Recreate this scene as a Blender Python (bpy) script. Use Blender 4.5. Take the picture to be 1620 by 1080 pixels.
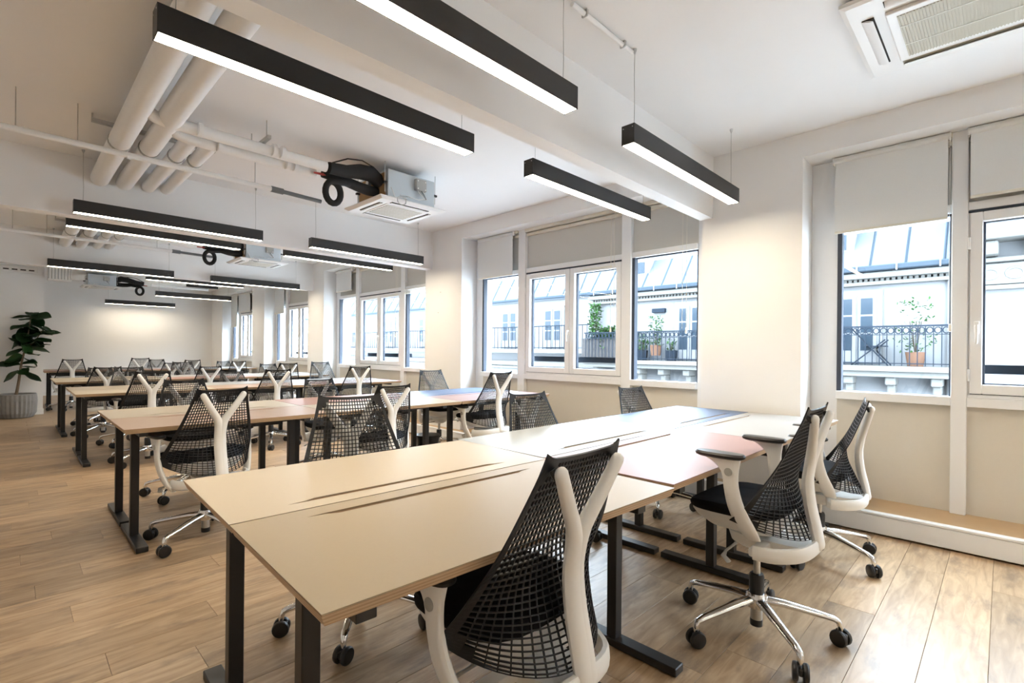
import bpy, bmesh, math, random
from mathutils import Vector, Matrix
random.seed(7)
for o in list(bpy.data.objects): bpy.data.objects.remove(o)
SC = bpy.context.scene
COL = SC.collection
# ------------------------------------------------------------------ camera
CAMH = 1.20
YAW, ROLL = math.radians(44.6705), math.radians(0.53809)
cam = bpy.data.cameras.new('camera'); camo = bpy.data.objects.new('camera', cam); COL.objects.link(camo)
cam.sensor_width = 36; cam.lens = 786.85*36/1620; cam.shift_y = 14.555/1620; cam.clip_start = .02; cam.clip_end = 200
_s, _c = math.sin(YAW), math.cos(YAW); _cr, _sr = math.cos(ROLL), math.sin(ROLL)
fw = Vector((_c, _s, 0)); rt = Vector((_s, -_c, 0)); up = Vector((0, 0, 1))
R1 = rt*_cr + up*_sr; U1 = up*_cr - rt*_sr; B1 = -fw
camo.matrix_world = Matrix(((R1.x, U1.x, B1.x, 0), (R1.y, U1.y, B1.y, 0), (R1.z, U1.z, B1.z, CAMH), (0, 0, 0, 1)))
SC.camera = camo
# ------------------------------------------------------------------ world, light, exposure
w = bpy.data.worlds.new('world'); SC.world = w; w.use_nodes = True
bg = w.node_tree.nodes['Background']; bg.inputs[0].default_value = (.74, .87, 1.0, 1); bg.inputs[1].default_value = 26.0
SC.view_settings.view_transform = 'Standard'; SC.view_settings.look = 'None'; SC.view_settings.gamma = 1
SC.view_settings.exposure = 0.38; SC.view_settings.use_curve_mapping = False
LAMP = 37.0
BAYS = [(-2.16, 1.086), (1.855, 5.10), (5.91, 9.19), (9.90, 12.32), (13.14, 15.57)]
for a, b in BAYS:                                     # daylight sampling portals in the window openings
    l = bpy.data.lights.new('window_portal', 'AREA'); l.shape = 'RECTANGLE'; l.size = 1.35; l.size_y = b-a-.2
    l.cycles.is_portal = True
    lo = bpy.data.objects.new('window_portal', l); COL.objects.link(lo)
    lo.location = (4.62, (a+b)/2, 1.55); lo.rotation_euler = (0, math.pi/2, 0)

# ------------------------------------------------------------------ materials
def new_mat(name):
    m = bpy.data.materials.new(name); m.use_nodes = True
    return m, m.node_tree, m.node_tree.nodes['Principled BSDF']
def mat(name, col, rough=.5, metal=0., noise=0., nscale=20., bump=0., spec=.5, coat=0., emit=None, estr=0., trans=None):
    m, nt, b = new_mat(name)
    b.inputs['Base Color'].default_value = (*col, 1); b.inputs['Roughness'].default_value = rough; b.inputs['Metallic'].default_value = metal
    b.inputs['Specular IOR Level'].default_value = spec; b.inputs['Coat Weight'].default_value = coat; b.inputs['Coat Roughness'].default_value = .08
    if emit: b.inputs['Emission Color'].default_value = (*emit, 1); b.inputs['Emission Strength'].default_value = estr
    if noise or bump:
        tc = nt.nodes.new('ShaderNodeTexCoord'); n = nt.nodes.new('ShaderNodeTexNoise'); n.inputs['Scale'].default_value = nscale; n.inputs['Detail'].default_value = 4
        nt.links.new(tc.outputs['Object'], n.inputs['Vector'])
        if noise:
            mx = nt.nodes.new('ShaderNodeMix'); mx.data_type = 'RGBA'
            mx.inputs[6].default_value = (*[c*(1-noise) for c in col], 1); mx.inputs[7].default_value = (*[min(1, c*(1+noise)) for c in col], 1)
            nt.links.new(n.outputs['Fac'], mx.inputs[0]); nt.links.new(mx.outputs[2], b.inputs['Base Color'])
        if bump:
            bp = nt.nodes.new('ShaderNodeBump'); bp.inputs['Strength'].default_value = bump; bp.inputs['Distance'].default_value = .002
            nt.links.new(n.outputs['Fac'], bp.inputs['Height']); nt.links.new(bp.outputs['Normal'], b.inputs['Normal'])
    return m
M = {}
M['wall'] = mat('wall_paint', (.89, .888, .88), .7, noise=.012, nscale=6, bump=.05)
M['ceil'] = mat('ceiling_paint', (.90, .897, .892), .75, noise=.015, nscale=4, bump=.08)
M['pipe'] = mat('pipe_paint', (.90, .895, .885), .55, noise=.02, nscale=30, bump=.15)
M['frame'] = mat('window_frame_white', (.86, .87, .88), .35)
M['panel'] = mat('lacquered_panel', (.70, .66, .58), .3, noise=.02, nscale=40, coat=.3)
M['upper'] = mat('upper_panel_grey', (.62, .61, .57), .5, noise=.02, nscale=60)
M['blind'] = mat('blind_fabric', (.80, .82, .82), .8, noise=.02, nscale=120)
M['cream'] = mat('cream_rail', (.80, .77, .68), .4)
M['gasket'] = mat('dark_gasket', (.03, .04, .06), .5)
M['black'] = mat('black_metal', (.016, .015, .015), .4)
M['lampblack'] = mat('lamp_black', (.02, .019, .018), .45)
M['blackpl'] = mat('black_plastic', (.012, .012, .013), .38)
M['web'] = mat('black_elastomer', (.010, .011, .014), .45, spec=.35)
M['cushion'] = mat('black_fabric', (.008, .008, .011), .9, noise=.3, nscale=400, spec=.2)
M['whitepl'] = mat('white_plastic', (.86, .855, .83), .4)
M['greypl'] = mat('grey_plastic', (.42, .42, .40), .4)
M['chrome'] = mat('polished_aluminium', (.78, .78, .78), .12, metal=1)
M['steel'] = mat('steel', (.55, .55, .54), .3, metal=1)
M['galv'] = mat('galvanised_sheet', (.56, .62, .66), .4, metal=.25, noise=.06, nscale=5)
M['acwhite'] = mat('ac_white', (.87, .86, .84), .4)
M['acgrille'] = mat('ac_grille_beige', (.52, .48, .38), .5)
M['dark'] = mat('dark_slot', (.03, .025, .02), .7)
M['foam'] = mat('black_foam', (.014, .013, .013), .85, bump=.3, nscale=90)
M['copper'] = mat('brown_card', (.35, .2, .08), .7, noise=.2, nscale=9)
M['red'] = mat('red_tape', (.4, .03, .02), .5)
M['greypipe'] = mat('grey_pvc', (.16, .17, .18), .5)
M['diff'] = mat('lamp_diffuser', (1, .9, .75), .5, emit=(1.0, .845, .63), estr=LAMP)
M['facade'] = mat('stucco_white', (0.113, 0.116, 0.120), .85, noise=.03, nscale=2, spec=0.0)
M['stone'] = mat('pale_stone', (0.097, 0.097, 0.092), .85, noise=.06, nscale=3, spec=0.0)
M['zinc'] = mat('zinc_roof', (0.058, 0.069, 0.082), .5, metal=.2, noise=.08, nscale=1.5, spec=0.0)
M['zincdark'] = mat('zinc_dark', (0.026, 0.034, 0.043), .5, metal=.2, spec=0.0)
M['outframe'] = mat('far_window_frame', (0.113, 0.116, 0.120), .6, spec=0.0)
M['outtrunk'] = mat('balcony_stem', (0.036, 0.030, 0.024), .8, spec=0.0)
M['outglass'] = mat('far_window_glass', (0.014, 0.022, 0.031), .1, spec=.12)
M['iron'] = mat('dark_iron', (0.012, 0.016, 0.022), .6, spec=0.0)
M['reed'] = mat('weathered_wood', (0.042, 0.040, 0.040), .9, noise=.3, nscale=10, spec=0.0)
M['leaf2'] = mat('balcony_foliage', (0.026, 0.058, 0.019), .6, noise=.4, nscale=6, spec=0.0)
M['terra'] = mat('terracotta', (0.097, 0.054, 0.036), .8, spec=0.0)
M['pot'] = mat('ribbed_grey_clay', (.24, .235, .23), .8, noise=.15, nscale=14)
M['soil'] = mat('soil', (.05, .035, .025), .95, bump=.5, nscale=60)
M['trunk'] = mat('fig_bark', (.22, .16, .11), .85, noise=.25, nscale=30)
M['leaf'] = mat('fig_leaf', (.022, .075, .020), .38, noise=.45, nscale=8)
def ply_mat():
    m, nt, b = new_mat('plywood_edge')
    tc = nt.nodes.new('ShaderNodeTexCoord'); sp = nt.nodes.new('ShaderNodeSeparateXYZ'); wv = nt.nodes.new('ShaderNodeMath'); wv.operation = 'MULTIPLY'; wv.inputs[1].default_value = 120
    fr = nt.nodes.new('ShaderNodeMath'); fr.operation = 'FRACT'; rp = nt.nodes.new('ShaderNodeValToRGB')
    rp.color_ramp.elements[0].position = .2; rp.color_ramp.elements[0].color = (.42, .28, .16, 1); rp.color_ramp.elements[1].position = .8; rp.color_ramp.elements[1].color = (.58, .42, .27, 1)
    nt.links.new(tc.outputs['Object'], sp.inputs[0]); nt.links.new(sp.outputs['Z'], wv.inputs[0]); nt.links.new(wv.outputs[0], fr.inputs[0]); nt.links.new(fr.outputs[0], rp.inputs[0]); nt.links.new(rp.outputs[0], b.inputs['Base Color'])
    b.inputs['Roughness'].default_value = .5
    return m
M['ply'] = ply_mat()
def oak_mat(name, plank):
    m, nt, b = new_mat(name); N = nt.nodes.new; L = nt.links.new
    tc = N('ShaderNodeTexCoord'); oi = N('ShaderNodeObjectInfo')
    mul = N('ShaderNodeMath'); mul.operation = 'MULTIPLY'; mul.inputs[1].default_value = 37.0
    cmb = N('ShaderNodeCombineXYZ'); add = N('ShaderNodeVectorMath')
    L(oi.outputs['Random'], mul.inputs[0]); L(mul.outputs[0], cmb.inputs[0]); L(mul.outputs[0], cmb.inputs[1])
    L(tc.outputs['Object'], add.inputs[0]); L(cmb.outputs[0], add.inputs[1])
    mp = N('ShaderNodeMapping'); mp.inputs['Scale'].default_value = (1.3, 9, 9); L(add.outputs[0], mp.inputs[0])
    n1 = N('ShaderNodeTexNoise'); n1.inputs['Scale'].default_value = 3.0; n1.inputs['Detail'].default_value = 7; n1.inputs['Distortion'].default_value = 1.2; L(mp.outputs[0], n1.inputs['Vector'])
    mp2 = N('ShaderNodeMapping'); mp2.inputs['Scale'].default_value = (2.2, 6, 6); L(add.outputs[0], mp2.inputs[0])
    n2 = N('ShaderNodeTexNoise'); n2.inputs['Scale'].default_value = 1.5; n2.inputs['Detail'].default_value = 5; n2.inputs['Roughness'].default_value = .65; L(mp2.outputs[0], n2.inputs['Vector'])
    r1 = N('ShaderNodeValToRGB'); e = r1.color_ramp.elements; e[0].position = .25; e[0].color = (.31, .20, .11, 1); e[1].position = .75; e[1].color = (.545, .39, .24, 1); L(n1.outputs['Fac'], r1.inputs[0])
    r2 = N('ShaderNodeValToRGB'); e = r2.color_ramp.elements; e[0].position = .53; e[0].color = (0, 0, 0, 1); e[1].position = .68; e[1].color = (1, 1, 1, 1); L(n2.outputs['Fac'], r2.inputs[0])
    mk = N('ShaderNodeMath'); mk.operation = 'MULTIPLY'; mk.inputs[1].default_value = .62; L(r2.outputs[0], mk.inputs[0])
    m1 = N('ShaderNodeMix'); m1.data_type = 'RGBA'; m1.inputs[7].default_value = (.17, .12, .085, 1); L(mk.outputs[0], m1.inputs[0]); L(r1.outputs[0], m1.inputs[6])
    hs = N('ShaderNodeHueSaturation'); mr = N('ShaderNodeMapRange'); mr.inputs[3].default_value = .78; mr.inputs[4].default_value = 1.2; L(oi.outputs['Random'], mr.inputs[0])
    L(mr.outputs[0], hs.inputs['Value']); L(m1.outputs[2], hs.inputs['Color']); L(hs.outputs[0], b.inputs['Base Color'])
    b.inputs['Roughness'].default_value = .40; b.inputs['Coat Weight'].default_value = .10; b.inputs['Coat Roughness'].default_value = .25; b.inputs['Specular IOR Level'].default_value = .35
    bp = N('ShaderNodeBump'); bp.inputs['Strength'].default_value = .12; bp.inputs['Distance'].default_value = .002; L(n1.outputs['Fac'], bp.inputs['Height']); L(bp.outputs[0], b.inputs['Normal'])
    return m
M['oak'] = oak_mat('oak_plank', True)
M['shelf'] = mat('oak_shelf', (.52, .35, .19), .4, noise=.12, nscale=7)
def glass_mat():
    m = bpy.data.materials.new('window_glass'); m.use_nodes = True; nt = m.node_tree; nt.nodes.clear(); N = nt.nodes.new
    o = N('ShaderNodeOutputMaterial'); mx = N('ShaderNodeMixShader'); t = N('ShaderNodeBsdfTransparent'); g = N('ShaderNodeBsdfGlossy'); f = N('ShaderNodeFresnel')
    t.inputs[0].default_value = (.97, .985, .99, 1); g.inputs['Roughness'].default_value = 0.0; f.inputs[0].default_value = 1.45
    ge = N('ShaderNodeNewGeometry'); iv = N('ShaderNodeMath'); iv.operation = 'SUBTRACT'; iv.inputs[0].default_value = 1.0; ml = N('ShaderNodeMath'); ml.operation = 'MULTIPLY'
    nt.links.new(ge.outputs['Backfacing'], iv.inputs[1]); nt.links.new(iv.outputs[0], ml.inputs[0]); nt.links.new(f.outputs[0], ml.inputs[1])
    nt.links.new(ml.outputs[0], mx.inputs[0]); nt.links.new(t.outputs[0], mx.inputs[1]); nt.links.new(g.outputs[0], mx.inputs[2]); nt.links.new(mx.outputs[0], o.inputs[0])
    return m
M['glass'] = glass_mat()
def lino(name, col): return mat('lino_'+name, col, .42, noise=.025, nscale=150, spec=.38)
LINO = {'tan': lino('tan', (.36, .285, .185)), 'cream': lino('cream', (.50, .42, .31)), 'rose': lino('rose', (.40, .19, .13)), 'mist': lino('mist', (.36, .36, .335)),
        'white': lino('white', (.40, .395, .38)), 'blue': lino('blue', (.10, .15, .25)), 'mauve': lino('mauve', (.36, .22, .205)), 'clay': lino('clay', (.42, .265, .17))}

# ------------------------------------------------------------------ mesh helpers
class MB:
    def __init__(s): s.bm = bmesh.new()
    def box(s, x0, x1, y0, y1, z0, z1, bev=0., seg=1):
        c = Vector(((x0+x1)/2, (y0+y1)/2, (z0+z1)/2)); d = Vector((abs(x1-x0), abs(y1-y0), abs(z1-z0)))
        r = bmesh.ops.create_cube(s.bm, size=1, matrix=Matrix.Translation(c) @ Matrix.Diagonal((*d, 1)))
        if bev: bmesh.ops.bevel(s.bm, geom=list({e for v in r['verts'] for e in v.link_edges}), offset=bev, segments=seg, affect='EDGES', profile=.5)
        return s
    def loft(s, rings, cap=True):
        vs = [[s.bm.verts.new(p) for p in r] for r in rings]; n = len(vs[0])
        for a, b in zip(vs, vs[1:]):
            for i in range(n): s.bm.faces.new((a[i], a[(i+1) % n], b[(i+1) % n], b[i]))
        if cap: s.bm.faces.new(vs[0][::-1]); s.bm.faces.new(vs[-1])
        return s
    def sweep(s, pts, rad, n=10, ref=(0, 1, 0), round_ends=False, sq=2.0):
        pts = [Vector(p) for p in pts]
        if not isinstance(rad, (list, tuple)): rad = [rad]*len(pts)
        rad = [r if isinstance(r, (list, tuple)) else (r, r) for r in rad]
        T = [(pts[min(i+1, len(pts)-1)]-pts[max(i-1, 0)]).normalized() for i in range(len(pts))]
        ref = Vector(ref); rings = []
        def ring(p, t, a, b):
            sd = t.cross(ref)
            if sd.length < 1e-4: sd = t.cross(Vector((1, .01, 0)))
            sd.normalize(); dp = sd.cross(t)
            out = []
            for k in range(n):
                th = 2*math.pi*k/n; cx, sx = math.cos(th), math.sin(th)
                out.append(p + sd*a*math.copysign(abs(cx)**(2/sq), cx) + dp*b*math.copysign(abs(sx)**(2/sq), sx))
            return out
        if round_ends:
            for k in (1., .75, .4): rings.append(ring(pts[0]-T[0]*rad[0][1]*math.sin(k*math.pi/2)*.98, T[0], rad[0][0]*max(.02, math.cos(k*math.pi/2)), rad[0][1]*max(.02, math.cos(k*math.pi/2))))
        for p, t, r in zip(pts, T, rad): rings.append(ring(p, t, *r))
        if round_ends:
            for k in (.4, .75, 1.): rings.append(ring(pts[-1]+T[-1]*rad[-1][1]*math.sin(k*math.pi/2)*.98, T[-1], rad[-1][0]*max(.02, math.cos(k*math.pi/2)), rad[-1][1]*max(.02, math.cos(k*math.pi/2))))
        return s.loft(rings)
    def lathe(s, prof, n=20, c=(0, 0, 0), axis='z'):
        rings = []
        for r, z in prof:
            rg = []
            for k in range(n):
                th = 2*math.pi*k/n; x, y = r*math.cos(th), r*math.sin(th)
                p = (x, y, z) if axis == 'z' else ((z, x, y) if axis == 'x' else (x, z, y))
                rg.append(Vector(p)+Vector(c))
            rings.append(rg)
        return s.loft(rings)
    def poly(s, pts, z0, z1):
        a = [s.bm.verts.new((x, y, z0)) for x, y in pts]; b = [s.bm.verts.new((x, y, z1)) for x, y in pts]; n = len(a)
        s.bm.faces.new(a[::-1]); s.bm.faces.new(b)
        for i in range(n): s.bm.faces.new((a[i], a[(i+1) % n], b[(i+1) % n], b[i]))
        return s
    def mesh(s, name, smooth=True, ang=38, fix=True):
        if fix: bmesh.ops.recalc_face_normals(s.bm, faces=s.bm.faces)
        if smooth:
            for f in s.bm.faces: f.smooth = True
            ca = math.radians(ang)
            for e in s.bm.edges:
                if len(e.link_faces) == 2 and e.calc_face_angle(0) > ca: e.smooth = False
        me = bpy.data.meshes.new(name); s.bm.to_mesh(me); s.bm.free(); return me
    def build(s, name, m, parent=None, loc=None, rot=None, **k): return put(name, s.mesh(name, **k), m, parent, loc, rot)
def put(name, me, m, parent=None, loc=None, rot=None):
    if m is not None and len(me.materials) == 0: me.materials.append(M[m] if isinstance(m, str) else m)
    o = bpy.data.objects.new(name, me); COL.objects.link(o)
    if parent: o.parent = parent
    if loc: o.location = loc
    if rot: o.rotation_euler = rot
    return o
def tag(o, label=None, cat=None, group=None, kind=None):
    if label: o['label'] = label
    if cat: o['category'] = cat
    if group: o['group'] = group
    if kind: o['kind'] = kind
    return o
def empty(name, loc=(0, 0, 0), rz=0):
    o = bpy.data.objects.new(name, None); COL.objects.link(o); o.location = loc; o.rotation_euler = (0, 0, rz); o.empty_display_size = .1; return o
def copy_tree(o, parent=None):
    c = o.copy(); COL.objects.link(c)
    if parent: c.parent = parent; c.matrix_parent_inverse = o.matrix_parent_inverse.copy()
    for ch in list(o.children): copy_tree(ch, c)
    return c
def struct(o, label=None): o['kind'] = 'structure'; (o.__setitem__('label', label) if label else None); return o

# ------------------------------------------------------------------ room shell
W, P, ZC, ZH = 4.20, 4.48, 2.86, 2.68
XL, YB, YF = -1.7, -2.6, 16.6
fl = struct(MB().box(XL, 4.75, YB, YF, -.12, -.014).build('floor', 'oak', smooth=False), 'wide oak plank floor with dark knots')
PW = .1895
nrow = 0; pl_cache = {}; cnt = 0
y = .0335 - PW*12
while y < YF-.01:
    y1 = min(y+PW, YF)
    far = y > 8.6
    if far:
        x = -1.7; segs = []
        MB_far = globals().setdefault('far_mb', MB())
        while x < 4.15:
            L = random.choice((1.6, 1.9, 2.2)); e = min(x+L, 4.15); MB_far.box(x+.001, e-.001, y+.0012, y1-.0012, -.016, 0); x = e
    else:
        x = -1.1-random.random()*1.5
        if y < -1.0: x = -.8
        first = True
        while x < 4.12:
            L = random.choice((1.5, 1.8, 2.1)); e = x+L
            if e > 3.7: e = 4.13
            key = round(e-x, 2)
            if key not in pl_cache:
                pl_cache[key] = MB().box(-key/2+.0006, key/2-.0006, -PW/2+.0007, PW/2-.0007, -.016, 0, bev=.0008).mesh('plank', smooth=False)
            o = put('plank', pl_cache[key], 'oak', fl, ((x+e)/2, y+PW/2, 0)); cnt += 1
            x = e
    y += PW
fo = globals()['far_mb'].build('plank_field', 'oak', fl, smooth=False); fo['kind'] = 'stuff'
fs = MB().box(XL, -1.0, YB, 8.6, -.016, -.0005).build('plank_field', 'oak', fl, smooth=False); fs['kind'] = 'stuff'
struct(MB().box(XL-.2, 4.75, YB-.2, YF+.2, ZC, ZC+.2).build('ceiling', 'ceil', smooth=False), 'white painted ceiling')
struct(MB().box(XL-.2, XL, YB-.2, YF+.2, -.1, ZC).build('wall_left', 'wall', smooth=False))
struct(MB().box(XL, 4.75, YB-.2, YB, -.1, ZC).build('wall_back', 'wall', smooth=False))
struct(MB().box(XL, 4.75, YF, YF+.2, -.1, ZC).build('wall_far', 'wall', smooth=False), 'white end wall lit by a hanging lamp')
wr = MB().box(W, 4.75, YB, YF, ZH, ZC)
edges = [YB] + [v for b in BAYS for v in b] + [YF]
for i in range(0, len(edges), 2): wr.box(W, 4.75, edges[i], edges[i+1], -.1, ZH)
for a, b in BAYS: wr.box(4.56, 4.75, a, b, -.1, .84); wr.box(4.53, 4.75, a, b, 2.16, ZH)
wallr = struct(wr.build('wall_right', 'wall', smooth=False), 'white piers and header of the window wall')
for (py, pz) in ((5.55, 2.0), (5.6, 1.72)): MB().lathe([(.001, 0), (.006, 0), (.005, .006), (.001, .007)], 8, axis='x').build('wall_plug', 'greypl', wallr, (W-.006, py, pz))
st = struct(MB().box(XL, .43, 12.10, 12.32, -.1, ZC).build('wall_partition', 'wall', smooth=False), 'white partition wall behind the potted fig')
st.name = 'wall_middle'
struct(MB().box(XL, .44, 12.08, 12.10, 0, .10).build('baseboard_middle', 'wall', smooth=False))
struct(MB().box(XL, W, YF-.02, YF, 0, .10).build('baseboard_far', 'wall', smooth=False))
# beams across the ceiling
for i, (a, b) in enumerate(((1.765, 1.875), (5.75, 5.905), (9.65, 9.80))):
    struct(MB().box(XL, W, a, b, 2.34, ZC).build('trim_%d' % (i+1), 'ceil', smooth=False), ['white ceiling beam nearest the camera', 'second white ceiling beam', 'third white ceiling beam', 'farthest white ceiling beam'][i])
# low bench / plinth under the windows
bb = empty('baseboard_right', (0, 0, 0)); struct(bb, 'low white plinth with oak shelf under the windows')
MB().box(4.05, 4.075, -2.4, YF, .012, .130, bev=.003).build('fascia', 'frame', bb, smooth=False)
MB().box(4.045, 4.10, -2.4, YF, .132, .148, bev=.003).build('nosing', 'frame', bb, smooth=False)
MB().box(4.11, 4.18, -2.4, YF, .0, .10).build('plinth_back', 'dark', bb, smooth=False)
yy = -2.4; k = 0
SH = [(-2.16, 1.086), (1.855, 5.10), (5.91, 9.19), (9.90, 12.32), (13.14, 15.57)]
for a, b in SH: MB().box(4.10, 4.47, a+.002, b-.002, .118, .146).build('oak_shelf_board', 'shelf', bb, smooth=False)
for i in range(0, len(edges), 2): MB().box(4.10, W-.002, max(edges[i], -2.4), edges[i+1], .118, .1461).build('oak_shelf_board', 'shelf', bb, smooth=False)

# ------------------------------------------------------------------ windows
def bar(name, y0, y1, z0, z1, x0, x1, m, par, bev=.003): return MB().box(x0, x1, y0, y1, z0, z1, bev=bev).build(name, m, par, smooth=False)
handle_me = None
def handle(par, y, z):
    global handle_me
    if handle_me is None:
        h = MB().box(-.012, 0, -.014, .014, -.04, .04, bev=.005, seg=2)
        h.sweep([(-.012, 0, .01), (-.045, 0, .01), (-.05, 0, 0), (-.05, 0, -.10)], [.009, .009, .010, .008], 8, ref=(0, 1, .01), round_ends=True); handle_me = h.mesh('handle')
    return put('handle', handle_me, 'whitepl', par, (4.425, y, z))
def sash(win, y0, y1, z0, z1, hy=None, hinges=None):
    s = empty('sash'); s.parent = win; t = .062
    x0, x1 = 4.425, 4.50
    f = MB().box(x0, x1, y0, y0+t, z0, z1, bev=.004).box(x0, x1, y1-t, y1, z0, z1, bev=.004).box(x0, x1, y0+t, y1-t, z0, z0+t, bev=.004).box(x0, x1, y0+t, y1-t, z1-t, z1, bev=.004)
    fo = f.build('sash_frame', 'frame', win, smooth=False)
    bpy.data.objects.remove(s)
    g = .012
    MB().box(4.466, 4.498, y0+t, y0+t+g, z0+t, z1-t).box(4.466, 4.498, y1-t-g, y1-t, z0+t, z1-t).box(4.466, 4.498, y0+t, y1-t, z0+t, z0+t+g*.6).box(4.466, 4.498, y0+t, y1-t, z1-t-g*.6, z1-t).build('gasket', 'gasket', fo, smooth=False)
    MB().box(4.484, 4.490, y0+t, y1-t, z0+t, z1-t).build('pane', 'glass', fo, smooth=False)
    if hy is not None: handle(fo, hy, (z0+z1)/2-.12)
    if hinges is not None:
        for hz in (z0+.12, z1-.2): MB().lathe([(.008, -.04), (.008, .04)], 8, (4.42, hinges, hz)).build('hinge', 'frame', fo)
    return fo
def fixed(win, y0, y1, z0, z1):
    g = .012
    p = MB().box(4.484, 4.490, y0, y1, z0, z1).build('pane', 'glass', win, smooth=False)
    MB().box(4.44, 4.50, y1-.03, y1, z0, z1).box(4.466, 4.498, y0, y0+g, z0, z1).box(4.466, 4.498, y0, y1, z1-g, z1).build('gasket', 'gasket', p, smooth=False)
    return p
def window(n, a, b, far_w=.68, m1=.115, cas=1.36, m2=.11, jam=.15, guard=True, handles=(True, True)):
    win = struct(empty('window_%d' % n, (0, 0, 0)), ['nearest window with roller blinds half lowered', 'second window, three lights and a double casement', 'third window bay', 'fourth window bay', 'farthest window bay'][n-1])
    z0, z1 = .92, 2.15
    yf1 = b-jam; yf0 = yf1-far_w; c1 = yf0-m1; c0 = c1-cas; n1 = c0-m2; n0 = max(a+.13, n1-.68)
    X0, X1 = 4.44, 4.52
    bar('jamb', yf1, b, .146, ZH, 4.46, X1, 'frame', win); bar('jamb', a, n0, .146, ZH, 4.46, X1, 'frame', win)
    bar('mullion', c1, yf0, .146, ZH, 4.415, X1, 'frame', win); bar('mullion', n1, c0, .146, ZH, 4.415, X1, 'frame', win)
    for (p, q) in ((yf0, yf1), (c0, c1), (n0, n1)):
        if q-p < .05: continue
        bar('sill', p, q, .86, z0, 4.41, X1, 'frame', win)
        bar('transom', p, q, z1, 2.205, 4.43, X1, 'frame', win)
        bar('lower_panel', p, q, .146, .86, 4.462, 4.50, 'panel', win, 0); bar('upper_panel', p, q, 2.205, 2.60, 4.462, 4.50, 'upper', win, 0)
        bar('head_rail', p, q, 2.60, 2.635, 4.43, X1, 'cream', win); bar('head_rail', p, q, 2.645, ZH, 4.40, X1, 'cream', win)
    fixed(win, yf0, yf1, z0, z1)
    if n1-n0 > .1: fixed(win, n0, n1, z0, z1)
    mid = (c0+c1)/2
    bar('casement_frame', c0, c1, z0, z0+.022, 4.435, X1, 'frame', win); bar('casement_frame', c0, c1, z1-.018, z1, 4.435, X1, 'gasket', win)
    bar('casement_frame', c1-.013, c1, z0, z1, 4.44, X1, 'frame', win, 0); bar('casement_frame', c0, c0+.013, z0, z1, 4.44, X1, 'frame', win, 0)
    bar('shadow_gap', c0+.012, c1-.012, z0+.022, z0+.027, 4.44, X1, 'gasket', win, 0)
    sash(win, mid+.004, c1-.010, z0+.027, z1-.02, None, c1-.006); sash(win, c0+.010, mid-.004, z0+.027, z1-.02, mid-.0, None)
    bar('vent_slot', c0+.12, c0+.5, z1-.062, z1-.050, 4.418, 4.43, 'cream', win)
    if guard:
        MB().box(4.60, 4.64, c0, c1, 1.075, 1.135).build('guard_rail', 'iron', win, smooth=False)
    return dict(far=(yf0, yf1), cas=(c0, c1), near=(n0, n1), win=win)
WI = [window(i+1, a, b, **kw) for i, ((a, b), kw) in enumerate(zip(BAYS, (dict(far_w=.655, m1=.08, jam=.18), dict(), dict(), dict(far_w=.55, cas=1.2, m1=.14), dict(far_w=.5, cas=1.2, m1=.14))))]
# window 1 opens the other way: put a handle at its far stile
handle(WI[0]['win'], WI[0]['cas'][1]-.045, 1.38)

def blind(y0, y1, z, label, x=4.39, chain=None):
    t = empty('roller_blind', (x, (y0+y1)/2, 2.655)); tag(t, label, 'blind', 'white roller blinds at the window heads')
    h = (y1-y0)/2
    MB().lathe([(.001, -h), (.024, -h), (.024, h), (.001, h)], 14, axis='y').build('roller_tube', 'blind', t)
    MB().box(-.006, -.004+.001, -h+.01, h-.01, z-2.655, 0).build('fabric', 'blind', t, smooth=False)
    MB().box(-.011, .003, -h+.01, h-.01, z-2.655-.018, z-2.655, bev=.003).build('bottom_bar', 'cream', t, smooth=False)
    for s in (-1, 1): MB().box(-.02, .03, s*h-.004, s*h+.004, -.03, .022).build('bracket', 'frame', t, smooth=False)
    if chain:
        for dx in (0, .018): MB().sweep([(-.03, -h-.012+dx*.6, 0), (-.03, -h-.012+dx*.6, chain-2.655)], .0015, 5).build('pull_cord', 'cream', t)
        MB().lathe([(.001, 0), (.010, .006), (.007, .05), (.001, .055)], 10, (-.03, -h-.008, chain-2.655-.05)).build('cord_pull', 'cream', t)
    return t
F0 = WI[0]['far']; C0 = WI[0]['cas']
blind(F0[0]+.01, F0[1]+.02, 2.12, 'roller blind lowered a third over fixed pane of the nearest window', chain=1.40)
blind(C0[0]+.02, C0[1]-.0, 2.235, 'short roller blind above casement of the nearest window')
F1 = WI[1]['far']; blind(F1[0]+.06, F1[1]+.03, 2.155, 'roller blind over far pane of the second window')
F2 = WI[2]['far']; blind(F2[0]+.1, F2[1]+.03, 2.29, 'roller blind over far pane of the third window')
F3 = WI[3]['far']; blind(F3[0]+.0, F3[1]+.03, 2.02, 'roller blind over far pane of the fourth window')
F4 = WI[4]['far']; blind(F4[0]+.0, F4[1]+.03, 1.80, 'roller blind hanging lowest, over far pane of the last window'); blind(WI[4]['cas'][0]+.3, WI[4]['cas'][1], 2.18, 'roller blind above casement of the last window')
for (yc, i) in ((2.88, 2), (6.95, 3)):
    t = empty('blind_cord', (4.38, yc, 1.45)); tag(t, ['', '', 'pair of white blind cords hanging by casement of the second window', 'pair of white blind cords hanging by casement of the third window'][i], 'cord', 'hanging blind cords')
    for d in (-.02, .02): MB().sweep([(0, d, 1.19), (0, d, 0)], .002, 5).build('cord', 'cream', t)
    MB().lathe([(.001, 0), (.011, .006), (.007, .055), (.001, .06)], 10, (0, .02, -.05)).build('cord_pull', 'cream', t)
t = empty('blind_cord', (4.38, 2.10, 1.42)); tag(t, 'pair of white blind cords hanging beside near edge of the second window', 'cord', 'hanging blind cords')
for d in (-.02, .02): MB().sweep([(0, d, 1.22), (0, d, 0)], .002, 5).build('cord', 'cream', t)
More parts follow.
